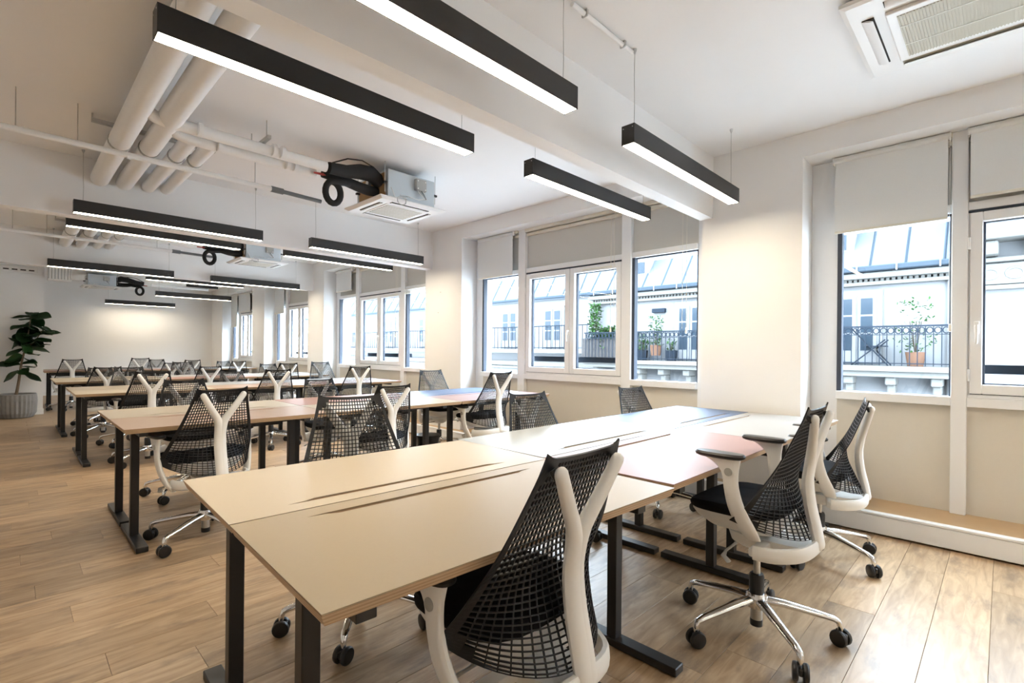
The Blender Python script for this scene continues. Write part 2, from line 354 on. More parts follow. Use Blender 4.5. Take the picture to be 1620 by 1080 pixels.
MB().lathe([(.001, 0), (.011, .006), (.007, .055), (.001, .06)], 10, (0, -.02, -.05)).build('cord_pull', 'cream', t)
# slatted shade bundles of the third window
for (y0, y1, z, lab) in ((WI[2]['near'][0], WI[2]['near'][1], 2.08, 'raised slatted shade at near pane of the third window'), (F2[0], F2[0]+.42, 2.06, 'raised slatted shade at far pane of the third window')):
    t = empty('slat_shade', (4.40, (y0+y1)/2, z)); tag(t, lab, 'shade', 'raised slatted shades')
    for k in range(4): MB().box(-.022, .022, -(y1-y0)/2+.01, (y1-y0)/2-.01, k*.022, k*.022+.008, bev=.002).build('slat', 'cream', t, smooth=False)

# ------------------------------------------------------------------ pendant lamps
def make_lamp(L=1.48):
    t = empty('pendant_lamp')
    h = L/2; wd, ht = .039, .105
    m = MB().box(-h+.002, h-.002, -wd, -wd+.003, 0, ht).box(-h+.002, h-.002, wd-.003, wd, 0, ht).box(-h+.002, h-.002, -wd, wd, ht-.003, ht)
    m.build('housing', 'lampblack', t, smooth=False)
    MB().box(-h+.003, h-.003, -wd+.003, wd-.003, .002, .008).build('diffuser', 'diff', t, smooth=False)
    for s in (-1, 1):
        e = MB().box(s*h-.002, s*h+.002, -wd, wd, 0, ht).build('end_cap', 'lampblack', t, smooth=False)
        for yy in (-.028, .028): MB().lathe([(.0005, 0), (.003, 0), (.003, .002), (.0005, .002)], 8, (s*h + (.002 if s > 0 else -.004), yy, .088), axis='x').build('screw', 'steel', e)
        MB().sweep([(s*(h-.06), 0, ht), (s*(h-.06)+.003, 0, ht+.12), (s*(h-.06)-.002, 0, ht+.28), (s*(h-.06), 0, ZC-2.32-.005)], .0016, 5).build('cable', 'greypl', t)
        MB().lathe([(.001, ZC-2.32-.028), (.004, ZC-2.32-.028), (.011, ZC-2.32-.008), (.011, ZC-2.32-.001)], 10, (s*(h-.06), 0, 0)).build('ceiling_cup', 'steel', t)
    return t
LAMPS = [('A', .362, 1.845, 2.18, 'long black pendant lamp across the pipes, leftmost of the near four'), ('B', .362, 1.845, 1.45, 'black pendant lamp cut by top edge of the picture'),
         ('C', 2.345, 3.82, 1.45, 'black pendant lamp on camera side of the nearest beam, close to windows'), ('D', 2.34, 3.80, 2.17, 'black pendant lamp just past the nearest beam, close to windows'),
         ('E', .362, 1.86, 5.53, 'left black pendant lamp on camera side of the second beam'), ('F', .358, 1.85, 6.20, 'left black pendant lamp just past the second beam'),
         ('H', 2.34, 3.80, 5.45, 'right black pendant lamp on camera side of the second beam'), ('I', 2.36, 3.79, 6.20, 'right black pendant lamp just past the second beam'),
         ('G', .353, 1.87, 9.50, 'left black pendant lamp on camera side of the third beam'), ('J', 2.40, 3.87, 9.55, 'right black pendant lamp on camera side of the third beam'),
         ('K', 1.58, 3.08, 10.10, 'black pendant lamp just past the third beam'), ('L', 2.24, 3.70, 13.10, 'black pendant lamp second farthest from the camera'), ('M', 1.70, 3.16, 16.05, 'farthest black pendant lamp glowing on end wall'),
         ('N', .362, 1.845, -1.85, 'added left pendant lamp, unseen behind the camera'), ('O', 2.34, 3.80, -1.85, 'added right pendant lamp, unseen behind the camera')]  # last two: unseen lamps added behind the camera to light the foreground
lamp0 = make_lamp()
for i, (n, a, b, yv, lab) in enumerate(LAMPS):
    o = lamp0 if i == 0 else copy_tree(lamp0)
    o.location = ((a+b)/2, yv, 2.32 if n != 'M' else 2.29); tag(o, lab, 'lamp', 'black linear pendant lamps')
# conduit feeding two lamps
t = empty('cable_conduit', (2.13, 1.46, 2.84)); tag(t, 'short white conduit on near ceiling feeding two lamps', 'conduit')
MB().sweep([(-.27, 0, 0), (.26, 0, 0)], .012, 10, ref=(0, 0, 1)).build('tube', 'pipe', t)
for x in (-.17, .17): MB().box(x-.006, x+.006, -.018, .018, -.014, .02, bev=.003).build('clip', 'steel', t, smooth=False)

# ------------------------------------------------------------------ desks
DW, DD, DZ = 1.236, .604, .73
def slot_pts(w2, ys):
    xl, xr = -w2+.175, w2-.175
    front = [(xr-.0, ys), (xr-.055, ys-.006), (xr-.085, ys-.020), (xl+.085, ys-.020), (xl+.055, ys-.006), (xl, ys)]
    return xl, xr, front
def plate(z0, z1, ins=0., bot=0.):
    w2, d2, ys = DW/2-ins, DD/2-ins, DD/2-.072
    xl, xr, fr = slot_pts(DW/2, ys)
    A = [(-w2, -d2), (w2, -d2), (w2, ys)] + fr + [(-w2, ys)]
    B = [(-w2, ys), (xl, ys), (xl+.05, ys+.004), (xr-.05, ys+.004), (xr, ys), (w2, ys), (w2, d2), (-w2, d2)]
    m = MB()
    for poly in (A, B):
        va = [m.bm.verts.new((x, y_, z1)) for x, y_ in poly]
        vb = [m.bm.verts.new((x if abs(x) < w2-1e-5 else math.copysign(w2-bot, x), y_ if abs(y_) < d2-1e-5 else math.copysign(d2-bot, y_), z0)) for x, y_ in poly]
        m.bm.faces.new(va); m.bm.faces.new(vb[::-1]); n = len(va)
        for i in range(n):
            p, q = poly[i], poly[(i+1) % n]
            if p[1] == ys and q[1] == ys and (abs(p[0]) > w2-1e-5 or abs(q[0]) > w2-1e-5): continue
            m.bm.faces.new((vb[i], vb[(i+1) % n], va[(i+1) % n], va[i]))
    return m
ME = {}
ME['surface'] = plate(DZ-.003, DZ, .0006).mesh('top_surface', smooth=False)
ME['core'] = plate(DZ-.028, DZ-.003, 0, .010).mesh('plywood_core', smooth=False)
ME['post'] = MB().box(-.022, .022, -.022, .022, .035, DZ-.05, bev=.002).mesh('leg', smooth=False)
ME['foot'] = MB().box(-.03, .03, -.285, .285, .004, .036, bev=.003).mesh('foot', smooth=False)
ME['pad'] = MB().box(-.022, .022, -.29, .29, DZ-.05, DZ-.028, bev=.002).mesh('top_bracket', smooth=False)
ME['beam'] = MB().box(-.52, .43, -.03, .03, DZ-.075, DZ-.035, bev=.003).mesh('cross_beam', smooth=False)
tr = MB().box(-.42, .42, .135, .29, DZ-.115, DZ-.11).box(-.42, .42, .135, .14, DZ-.11, DZ-.03).box(-.42, .42, .285, .29, DZ-.11, DZ-.03)
ME['tray'] = tr.mesh('cable_tray', smooth=False)
def desk(cx, cy, col, flip, rot, label, row):
    t = empty('desk', (cx, cy, 0), rot + (math.pi if flip else 0)); tag(t, label, 'desk', row)
    s = put('top_surface', ME['surface'], LINO['tan'], t); s.material_slots[0].link = 'OBJECT'; s.material_slots[0].material = LINO[col]
    put('plywood_core', ME['core'], 'ply', t)
    sg = -1 if flip else 1
    for x in (-.525, .43):
        l = put('leg', ME['post'], 'black', t, (sg*x, 0, 0)); put('foot', ME['foot'], 'black', l); put('top_bracket', ME['pad'], 'black', l)
    put('cross_beam', ME['beam'], 'black', t, (0 if not flip else 0, 0, 0), (0, 0, math.pi if flip else 0)); put('cable_tray', ME['tray'], 'black', t)
    return t
ROWS = [(.425, .83, 1.205), (.461, 3.54, 1.22), (.46, 6.46, 1.22), (.43, 8.80, 1.22), (.46, 12.70, 1.22)]
COLS = [[('tan', 'cream'), ('mauve', 'mist'), ('white', 'blue')], [('clay', 'cream'), ('cream', 'rose'), ('mauve', 'blue')], [('cream', 'cream'), ('clay', 'white'), ('mauve', 'white')],
        [('cream', 'cream'), ('rose', 'white'), ('white', 'white')], [('rose', 'cream'), ('rose', 'white'), ('white', 'white')]]
CN = {'tan': 'tan', 'cream': 'cream', 'rose': 'terracotta', 'mist': 'pale grey', 'white': 'white', 'blue': 'blue', 'mauve': 'pink', 'clay': 'brown'}
ORD = ['nearest', 'second', 'third', 'fourth', 'farthest']
for r, (x0, y0, dep) in enumerate(ROWS):
    for c in range(3):
        if r == 4 and c == 2: pass
        cx = x0 + DW/2 + c*(DW+.003)
        for s in (0, 1):
            cy = y0 + DD/2 + s*(DD+.006); rot = 0
            if r == 0 and c == 0:
                rot = math.radians(-2.2); pc = Vector((1.032, 1.437)); off = Vector((0, -(DD/2+.003) if s == 0 else (DD/2+.003)))
                off = Matrix.Rotation(rot, 2) @ off; cx_, cy_ = pc+off
            else: cx_, cy_ = cx, cy
            lab = '%s topped desk at %s of the %s row, %s half' % (CN[COLS[r][c][s]], ('aisle end', 'middle', 'window end')[c], ORD[r], ('camera side', 'far side')[s])
            desk(cx_, cy_, COLS[r][c][s], s == 1, rot, lab, '%s desk row' % ORD[r])

# ------------------------------------------------------------------ chairs
def lerp(a, b, t): return a+(b-a)*t
def spl(pts, t):
    n = len(pts)-1; f = min(max(t, 0), 1)*n; i = min(int(f), n-1); u = f-i
    p0, p1, p2, p3 = pts[max(i-1, 0)], pts[i], pts[i+1], pts[min(i+2, n)]
    return tuple(.5*((2*b)+(-a+c)*u+(2*a-5*b+4*c-d)*u*u+(-a+3*b-3*c+d)*u**3) for a, b, c, d in zip(p0, p1, p2, p3))
def make_web():
    NU, NV = 25, 34
    Sc = [(.286, .022, .505), (.284, -.030, .556), (.262, -.092, .64), (.228, -.155, .745), (.192, -.205, .86), (.160, -.252, .975)]
    Cc = [(0, -.238, .425), (0, -.198, .51), (0, -.152, .62), (0, -.148, .735), (0, -.196, .86), (0, -.247, .968)]
    bm = bmesh.new(); G = []
    for j in range(NV+1):
        v = j/NV; S_ = spl(Sc, v); C_ = spl(Cc, v); row = []
        for i in range(NU+1):
            u = 2*i/NU-1; a = abs(u)
            px = lerp(math.sin(a*math.pi/2), a, min(1, .35+v*1.2)); g = lerp(1-math.cos(a*math.pi/2), a**1.9, min(1, .3+v))
            tip = .012*max(0, (a-.75)/.25)**2*max(0, (v-.9)/.1)
            row.append(bm.verts.new((S_[0]*px*(1 if u >= 0 else -1), lerp(C_[1], S_[1], g), lerp(C_[2], S_[2], g)+tip)))
        G.append(row)
    hole = []
    for j in range(NV):
        for i in range(NU):
            f = bm.faces.new((G[j][i], G[j][i+1], G[j+1][i+1], G[j+1][i]))
            u = abs(2*(i+.5)/NU-1); v = (j+.5)/NV
            solid = j >= NV-1 or i == 0 or i == NU-1 or (u > .70+.95*v and v < .28) or (u > .76-(v-.93)*3.0 and v > .86)
            if not solid: hole.append(f)
    bmesh.ops.recalc_face_normals(bm, faces=bm.faces)
    bmesh.ops.inset_individual(bm, faces=hole, thickness=.0019, use_even_offset=True)
    bmesh.ops.delete(bm, geom=hole, context='FACES')
    me = bpy.data.meshes.new('back_web'); bm.to_mesh(me); bm.free()
    o = bpy.data.objects.new('tmp', me); COL.objects.link(o)
    md = o.modifiers.new('s', 'SOLIDIFY'); md.thickness = .0055; md.offset = 0
    dg = bpy.context.evaluated_depsgraph_get(); out = bpy.data.meshes.new_from_object(o.evaluated_get(dg)); bpy.data.objects.remove(o); out.name = 'back_web'
    return out
def superring(wx, wy, cy, z, n=36, e=3.2, fr=0.):
    out = []
    for k in range(n):
        th = 2*math.pi*k/n; c, s_ = math.cos(th), math.sin(th)
        x = wx*math.copysign(abs(c)**(2/e), c); yy = cy+wy*math.copysign(abs(s_)**(2/e), s_)
        out.append(Vector((x, yy, z - fr*max(0, (yy-cy)/wy)**3)))
    return out
UPPER = ('back_web', 'back_spine', 'seat_cushion', 'seat_shell', 'armrest', 'tilt_frame', 'lever', 'spine_pad')
def make_chair():
    t = empty('office_chair')
    put('back_web', make_web(), 'web', t)
    m = MB()
    for s in (-1, 1):
        c = [(s*.005, -.258, .400), (s*.005, -.243, .47), (s*.005, -.222, .56), (s*.005, -.212, .65), (s*.007, -.218, .715), (s*.024, -.230, .778), (s*.066, -.246, .842), (s*.128, -.268, .938)]
        r = [(.035, .022), (.036, .024), (.035, .024), (.034, .023), (.032, .022), (.025, .021), (.0225, .019), (.020, .017)]
        P_ = [spl(c, k/21) for k in range(22)]; Rr = [spl(r, k/21) for k in range(22)]
        m.sweep(P_, Rr, 12, ref=(0, 1, 0), round_ends=True)
    m.build('back_spine', 'whitepl', t)
    for s in (-1, 1): MB().sweep([(s*.128, -.256, .925), (s*.135, -.244, .945)], [(.012, .010), (.011, .009)], 8).build('spine_pad', 'blackpl', t)
    MB().loft([superring(.20, .175, .06, .468), superring(.232, .200, .06, .476, fr=.01), superring(.246, .213, .06, .491, fr=.02), superring(.249, .217, .06, .511, fr=.03), superring(.242, .210, .06, .526, fr=.032), superring(.21, .18, .06, .533, fr=.03), superring(.12, .10, .05, .529, fr=.02)]).build('seat_cushion', 'cushion', t)
    MB().loft([superring(.12, .13, .03, .388), superring(.175, .16, .04, .405), superring(.222, .195, .055, .443), superring(.236, .205, .06, .470, fr=.008), superring(.236, .205, .06, .482, fr=.012)]).build('seat_shell', 'whitepl', t)
    for s in (-1, 1):
        c = [(s*.225, -.060, .375), (s*.258, -.040, .425), (s*.284, -.006, .51), (s*.293, .012, .59), (s*.294, .018, .650), (s*.292, .036, .690), (s*.290, .060, .708)]
        hw = [(.014, .030), (.016, .040), (.015, .036), (.014, .032), (.014, .036), (.017, .060), (.024, .086)]
        rings = []
        for k in range(19):
            p = spl(c, k/18); h = spl(hw, k/18)
            rings.append([Vector((p[0]+h[0]*math.copysign(abs(math.cos(a))**.7, math.cos(a)), p[1]+h[1]*math.copysign(abs(math.sin(a))**.7, math.sin(a)), p[2])) for a in [2*math.pi*q/14 for q in range(14)]])
        a_ = MB().loft(rings).build('armrest', 'whitepl', t)
        MB().loft([superring(.030, .092, .065, .706, 28, 2.6), superring(.040, .106, .065, .712, 28, 2.8), superring(.042, .109, .065, .721, 28, 2.8), superring(.036, .102, .065, .729, 28, 2.8), superring(.018, .07, .065, .731, 28, 2.6)]).build('arm_pad', 'blackpl', a_, (s*.286, 0, 0))
        MB().lathe([(.001, -.003), (.017, -.003), (.017, .002), (.013, .004), (.001, .004)], 16, (s*.308, .020, .655), axis='x').build('button', 'greypl', a_)
    fr_ = MB()
    pth = [(-.232, -.06, .378), (-.215, -.14, .378), (-.14, -.225, .386), (0, -.254, .398), (.14, -.225, .386), (.215, -.14, .378), (.232, -.06, .378)]
    fr_.sweep([spl(pth, k/24) for k in range(25)], [(.014, .030)]*25, 10, ref=(0, 0, 1), sq=3)
    fr_.loft([superring(.05, .13, -.06, .325, 20, 3), superring(.075, .17, -.06, .345, 20, 3), superring(.09, .185, -.06, .392, 20, 3)])
    fr_.box(-.225, .225, -.085, -.035, .352, .388, bev=.01, seg=2)
    fr_.build('tilt_frame', 'whitepl', t)
    for s in (-1, 1):
        MB().sweep([(s*.10, .06, .352), (s*.22, .06, .35), (s*.262, .055, .342), (s*.268, .03, .325)], [(.006, .006), (.006, .006), (.012, .006), (.016, .006)], 8, ref=(0, 0, 1), round_ends=True).build('lever', 'greypl', t)
    cyl = MB().lathe([(.001, .10), (.024, .10), (.0245, .20), (.0245, .205), (.014, .205), (.014, .34), (.001, .34)], 18).build('gas_cylinder', 'steel', t)
    MB().lathe([(.014, .175), (.030, .175), (.030, .245), (.026, .255), (.0145, .256)], 18).build('collar', 'blackpl', cyl)
    MB().lathe([(.001, .035), (.0245, .035), (.025, .062), (.001, .062)], 16).build('end_cap', 'blackpl', cyl)
    MB().lathe([(.001, .062), (.0235, .062), (.0235, .10), (.001, .10)], 16).build('lower_tube', 'steel', cyl)
    MB().lathe([(.026, .115), (.040, .115), (.044, .13), (.044, .160), (.036, .176), (.026, .178)], 20).build('base_hub', 'chrome', t)
    legm = MB().sweep([(.03, 0, .147), (.10, 0, .142), (.20, 0, .125), (.285, 0, .109), (.307, 0, .100), (.315, 0, .078), (.316, 0, .062)], [(.023, .018), (.022, .0165), (.0195, .014), (.016, .0125), (.0145, .012), (.012, .012), (.010, .010)], 12, ref=(0, 0, 1)).mesh('leg')
    cas = MB()
    for s in (-1, 1): cas.lathe([(.001, -.011), (.022, -.011), (.031, -.009), (.034, -.003), (.034, .004), (.029, .010), (.001, .011)], 18, (s*.0175, 0, .034), axis='x')
    cas.box(-.008, .008, -.026, .014, .028, .056, bev=.004); casm = cas.mesh('caster')
    for k in range(5):
        l = put('leg', legm, 'chrome', t, rot=(0, 0, 2*math.pi*k/5)); put('caster', casm, 'blackpl', l, (.316, -.0, 0), (0, 0, random.uniform(-2.5, 2.5)))
    sc = Matrix.Translation((0, 0, .5)) @ Matrix.Diagonal((.90, .90, .95, 1)) @ Matrix.Translation((0, 0, -.5)); done = set()
    for c in t.children_recursive:
        top = c if c.parent == t else c.parent
        if top.name.split('.')[0] in UPPER and c.data.name not in done:
            off = Vector(c.location); c.data.transform(Matrix.Translation(-off) @ sc @ Matrix.Translation(off)); done.add(c.data.name)
    return t
proto = make_chair()
# (name, x, y, facing angle deg from +Y (ccw), dz of the upper part, star rotation, label)
def back(x, yb, face, z): # chair whose back edge centre is at x, yb
    a = math.radians(face); return (x - math.sin(a)*.225, yb + math.cos(a)*.225)
CH = []
def add(x, y, face, dz, star, label, grp): CH.append((x, y, face, dz, star, label, grp))
def addb(x, yb, face, ztop, star, label, grp):
    c = back(x, yb, face, ztop); add(c[0], c[1], face, ztop-.954, star, label, grp)
gA, gB = 'mesh office chairs seen from behind', 'mesh office chairs facing the camera'
add(.970, .935, .9, .012, 20, 'large mesh chair in front, pushed under the tan desk', gA)
add(2.265, .748, 0, .035, 10, 'mesh chair at pink desk with its chrome star base in full view', gA)
add(3.406, .776, 12.8, -.02, 30, 'mesh chair seen edge on beside the windows, nearest row', gA)
add(1.104, 2.03, 165, .024, 15, 'large mesh chair facing camera behind the cream desk, nearest row', gB)
add(2.35, 1.99, 171, -.028, 40, 'mesh chair facing camera behind the pale grey desk, nearest row', gB)
add(3.55, 1.95, 172, -.04, 0, 'turned mesh chair behind the blue desk of nearest row, under the window', gB)
add(.887, 3.60, 8, 0, 0, 'mesh chair with white spine in full view at brown desk, second row', gA)
add(2.118, 3.605, 0, -.03, 50, 'mesh chair seen from behind at middle of second row', gA)
add(3.27, 3.605, 2.4, .045, 10, 'mesh chair seen from behind at window end of second row', gA)
for (x, yb, f, z, st_, lb) in (
        (1.03, 6.15, 0, .955, 5, 'mesh chair seen from behind at aisle end of third row'), (2.28, 6.2, 0, .95, 35, 'mesh chair seen from behind at middle of third row'), (3.35, 6.2, -4, .971, 60, 'mesh chair seen from behind at window end of third row'),
        (.93, 8.5, 5, .934, 12, 'mesh chair seen from behind at aisle end of fourth row'), (2.14, 8.5, 0, .924, 44, 'mesh chair seen from behind at middle of fourth row'), (3.29, 8.5, 0, .959, 22, 'mesh chair seen from behind at window end of fourth row'),
        (.84, 12.4, 0, .964, 33, 'mesh chair with white spine right of the potted fig, farthest row'), (1.87, 12.4, -5, .983, 8, 'second mesh chair from left at camera side of farthest row'), (2.78, 12.4, 5, .939, 50, 'third mesh chair from left at camera side of farthest row'), (3.69, 12.4, 0, .904, 17, 'mesh chair nearest windows at camera side of farthest row'), (2.25, 11.55, 10, .909, 27, 'mesh chair standing loose in aisle before the farthest row')):
    addb(x, yb, f, z, st_, lb, gA)
for (x, yb, f, z, st_, lb) in ((1.06, 5.0, 180, .927, 9, 'mesh chair facing camera at aisle end of second row'), (2.24, 5.0, 180, .893, 31, 'mesh chair facing camera at middle of second row'), (3.64, 5.0, 172, .955, 3, 'mesh chair facing camera at window end of second row'),
        (1.08, 7.95, 180, .948, 13, 'mesh chair facing camera at aisle end of third row'), (2.27, 7.95, 184, .865, 47, 'low mesh chair facing camera at middle of third row'), (3.58, 7.95, 180, .990, 20, 'mesh chair facing camera at window end of third row'),
        (1.02, 10.2, 176, .873, 21, 'mesh chair facing camera at aisle end of fourth row'), (2.13, 10.2, 180, .953, 52, 'mesh chair facing camera at middle of fourth row'), (3.55, 10.2, 180, .903, 2, 'mesh chair facing camera at window end of fourth row'),
        (2.45, 14.2, 180, .921, 15, 'mesh chair facing camera at middle of farthest row'), (3.86, 14.2, 180, .865, 39, 'mesh chair facing camera at window end of farthest row')):
    addb(x, yb, f, z, st_, lb, gB)
for i, (x, y, face, dz, star, lab, grp) in enumerate(CH):
    o = proto if i == len(CH)-1 else copy_tree(proto)
    o.location = (x, y, 0); o.rotation_euler = (0, 0, math.radians(face)); tag(o, lab, 'chair', grp)
    k = 0
    for c in o.children:
        b = c.name.split('.')[0]
        if b in UPPER: c.location.z = dz
        if b == 'armrest': c.location.z = {1: .085, 2: .02}.get(i, min(dz, -.040))
        if b in ('seat_cushion', 'seat_shell'): c.location.z = dz+.025
        if b == 'leg': c.rotation_euler = (0, 0, math.radians(star-face) + 2*math.pi*k/5); k += 1

# ------------------------------------------------------------------ ceiling services
def pipe(name, label, pts, r, m='pipe', cat='pipe', grp=None, n=16, ref=(0, 0, 1)):
    base = Vector(pts[0]); t = empty(name, base); tag(t, label, cat, grp)
    MB().sweep([Vector(p)-base for p in pts], r, n, ref=ref).build('tube', m, t)
    return t
def services(dy, dx, ord_, y0, y1, grp):
    P1 = pipe('insulated_pipe', 'thick white insulated pipe, leftmost under the %s ceiling bay' % ord_, [(.56, y0, 2.70), (.56, y1, 2.70)], .068, grp=grp)
    P2 = pipe('insulated_pipe', 'second thick white insulated pipe from left under the %s ceiling bay' % ord_, [(.735, y0, 2.70), (.735, 3.9+dy, 2.70), (.735, 3.98+dy, 2.70), (.735, y1, 2.70)], [.070, .070, .064, .064], grp=grp)
    P3 = pipe('insulated_pipe', 'third white insulated pipe from left under the %s ceiling bay' % ord_, [(.915, 4.12+dy, 2.71), (.915, y1, 2.71)], .053, grp=grp)
    P4 = pipe('insulated_pipe', 'slimmest white insulated pipe, rightmost under the %s ceiling bay' % ord_, [(1.055, 4.22+dy, 2.72), (1.055, y1, 2.72)], .050, grp=grp)
    for Pp, rr, yy in ((P1, .071, 4.6), (P2, .067, 4.6), (P3, .056, 4.65), (P4, .053, 4.7)):
        by = Pp.location.y
        MB().lathe([(rr-.004, -.012), (rr+.002, -.012), (rr+.002, .012), (rr-.004, .012)], 18, (0, yy+dy-by, 0), axis='y').build('pipe_clamp', 'greypl', Pp)
    d = tag(MB().box(.634, .658, y0, 4.0+dy, 2.77, 2.855).build('cable_duct', 'pipe', smooth=False), 'flat pale duct between thick pipes of the %s ceiling bay' % ord_, 'duct', grp)
    tag(MB().box(.40, 1.18, 4.60+dy, 4.635+dy, 2.80, 2.825).box(.40, .41, 4.61+dy, 4.625+dy, 2.825, 2.86).box(1.16, 1.17, 4.61+dy, 4.625+dy, 2.825, 2.86).build('support_rail', 'steel', smooth=False), 'slotted steel rail holding pipes of the %s ceiling bay' % ord_, 'rail', grp)
    for (nm, lb, ys, x0, x1, z, r) in (('branch_pipe', 'upper white branch pipe running to the %s air unit' % ord_, 3.90+dy, .60, 1.80+dx, 2.675, .040), ('branch_pipe', 'lower white branch pipe running to the %s air unit' % ord_, 4.06+dy, .76, 1.78+dx, 2.655, .036)):
        p = pipe(nm, lb, [(x0, ys-.03, 2.70), (x0+.05, ys-.01, z+.008), (x0+.12, ys, z), (x1, ys+.02, z)], r, grp=grp, ref=(0, 1, 0))
        for q in (.3, .78, .84): MB().lathe([(r-.003, -.014), (r+.004, -.014), (r+.004, .014), (r-.003, .014)], 16, (q*1.0, .005, z-2.70), axis='x').build('joint_sleeve', 'pipe', p)
    tag(MB().box(1.30+dx, 1.325+dx, 3.78+dy, 4.2+dy, 2.715, 2.74).sweep([(1.31+dx, 3.83+dy, 2.74), (1.31+dx, 3.83+dy, 2.86)], .004, 6).sweep([(1.31+dx, 4.15+dy, 2.74), (1.31+dx, 4.15+dy, 2.86)], .004, 6).build('pipe_hanger', 'steel', smooth=False), 'steel hanger above branch pipes of the %s ceiling bay' % ord_, 'hanger', grp)
    pp = pipe('drain_pipe', 'slim white drain pipe crossing the %s ceiling bay' % ord_, [(-1.65, 4.5+dy, 2.60), (1.60+dx*.4, 4.5+dy, 2.575)], .021, grp=grp)
    b = pp.location
    MB().sweep([Vector((1.58+dx*.4, 4.5+dy, 2.575))-b, Vector((1.68+dx*.4, 4.5+dy, 2.573))-b], .026, 12, ref=(0, 0, 1)).build('coupling', 'greypipe', pp)
    MB().sweep([Vector((1.68+dx*.4, 4.5+dy, 2.573))-b, Vector((2.02+dx, 4.5+dy, 2.562))-b], .018, 12, ref=(0, 0, 1)).build('grey_end', 'greypipe', pp)
    for x in (.02, .32, 1.45): MB().sweep([Vector((x, 4.5+dy, 2.58))-b, Vector((x, 4.5+dy, 2.858))-b], .003, 6).build('hanger_rod', 'steel', pp)
    for x in (.60, .95, 1.3): MB().lathe([(.019, -.012), (.025, -.012), (.025, .012), (.019, .012)], 12, Vector((x, 4.5+dy, 2.579))-b, axis='x').build('joint_sleeve', 'pipe', pp)
def cassette(label, loc, mirror=1, hoses=True, ord_='nearest'):
    """air unit hung under the ceiling: origin = near left corner of sheet metal body at panel height"""
    t = empty('air_unit', loc); tag(t, label, 'air conditioner', 'ceiling air units')
    bw, bd, bh = .50, .55, .245
    MB().box(0, bw, 0, bd, .02, bh+.02, bev=.004).build('sheet_metal_body', 'galv', t, smooth=False)
    xs = 0 if mirror > 0 else bw
    MB().box(xs-.004, xs+.004, .04, bd-.04, .03, bh, bev=.002).build('side_board', 'copper', t, smooth=False)
    pn = MB()
    x0, x1, y0, y1 = -.09, bw+.12, -.03, bd+.08
    def ringp(x0, x1, y0, y1, z): return [Vector((x0, y0, z)), Vector((x1, y0, z)), Vector((x1, y1, z)), Vector((x0, y1, z))]
    pn.loft([ringp(x0+.04, x1-.04, y0+.04, y1-.04, .026), ringp(x0, x1, y0, y1, .014), ringp(x0, x1, y0, y1, .006), ringp(x0+.03, x1-.03, y0+.03, y1-.03, -.012)])
    p = pn.build('panel', 'acwhite', t, smooth=False)
    cx, cy = (x0+x1)/2, (y0+y1)/2
    MB().box(cx-.19, cx+.19, cy-.17, cy+.17, -.019, -.012, bev=.004).build('intake_grille', 'acgrille', p, smooth=False)
    MB().box(cx-.215, cx+.215, cy-.195, cy+.195, -.016, -.010, bev=.004).build('grille_frame', 'acwhite', p, smooth=False)
    for k in range(9): MB().box(cx-.19, cx+.19, cy-.16+k*.04-.002, cy-.16+k*.04+.002, -.021, -.018).build('grille_rib', 'acwhite', p, smooth=False)
    for (ax, ay, bx, by) in ((cx-.2, y0+.065, cx+.2, y0+.105), (cx-.2, y1-.105, cx+.2, y1-.065), (x0+.075, cy-.18, x0+.11, cy+.18), (x1-.11, cy-.18, x1-.075, cy+.18)):
        MB().box(ax, bx, ay, by, -.0145, -.011).build('air_slot', 'dark', p, smooth=False)
        if bx-ax > by-ay: MB().box(ax, bx, (ay+by)/2-.006, (ay+by)/2+.006, -.02, -.013, bev=.002).build('louvre', 'acwhite', p, smooth=False)
        else: MB().box((ax+bx)/2-.006, (ax+bx)/2+.006, ay, by, -.02, -.013, bev=.002).build('louvre', 'acwhite', p, smooth=False)
    jb = MB().box(.27, .38, -.045, -.001, .13, .235, bev=.004).build('junction_box', 'greypl', t, smooth=False)
    for k in range(4): MB().lathe([(.001, 0), (.006, 0), (.006, .004), (.001, .004)], 8, (.285+.08*(k % 2), -.049, .145+.07*(k//2)), axis='y').build('screw', 'whitepl', jb)
    for k in range(4): MB().sweep([(.29+.02*k, -.03, .13), (.30+.02*k, -.05, .10), (.36+.008*k, -.045, .06), (.30, -.03, .045), (.16, -.03, .05), (.10, -.035, .045)], .0035, 6).build('wire', ('whitepl', 'greypl', 'blackpl', 'whitepl')[k], jb)
    loop = [(.02, -.02, .10), (.05, -.03, .02)] + [(.115+.045*math.sin(a), -.04, -.005+.035*math.cos(a)) for a in [k*math.pi/6-1 for k in range(26)]] + [(.18, -.03, .03)]
    MB().sweep(loop, .004, 6).build('coiled_cable', 'whitepl', t)
    for (x, y_) in ((.0-.02, .02), (bw+.02, .02), (-.02, bd-.05), (bw+.02, bd-.05)):
        r = MB().sweep([(x, y_, .06), (x, y_, ZC-loc[2]-.002)], .004, 6).build('threaded_rod', 'steel', t); MB().box(x-.02, x+.02, y_-.014, y_+.014, .13, .15, bev=.004).build('rod_nut', 'blackpl', r, smooth=False)
    if hoses:
        s = mirror; ex = 0 if s > 0 else bw
        def q(pts): return [(ex-s*a, b, c) for a, b, c in pts]
        MB().sweep(q([(0, .14, .17), (.10, .12, .215), (.22, .10, .20), (.36, .06, .155), (.52, .045, .14)]), [.060, .068, .064, .052, .046], 14, ref=(0, 1, 0)).build('insulated_hose', 'foam', t)
        MB().sweep(q([(0, .18, .09), (.10, .16, .08), (.20, .15, .085), (.34, .16, .11), (.52, .16, .125)]), [.040, .046, .044, .040, .036], 14, ref=(0, 1, 0)).build('insulated_hose', 'foam', t)
        rg = [(.45+.068*math.sin(a), .10+.02*a/6, -.03+.090*math.cos(a)) for a in [k*math.pi/9 for k in range(19)]]
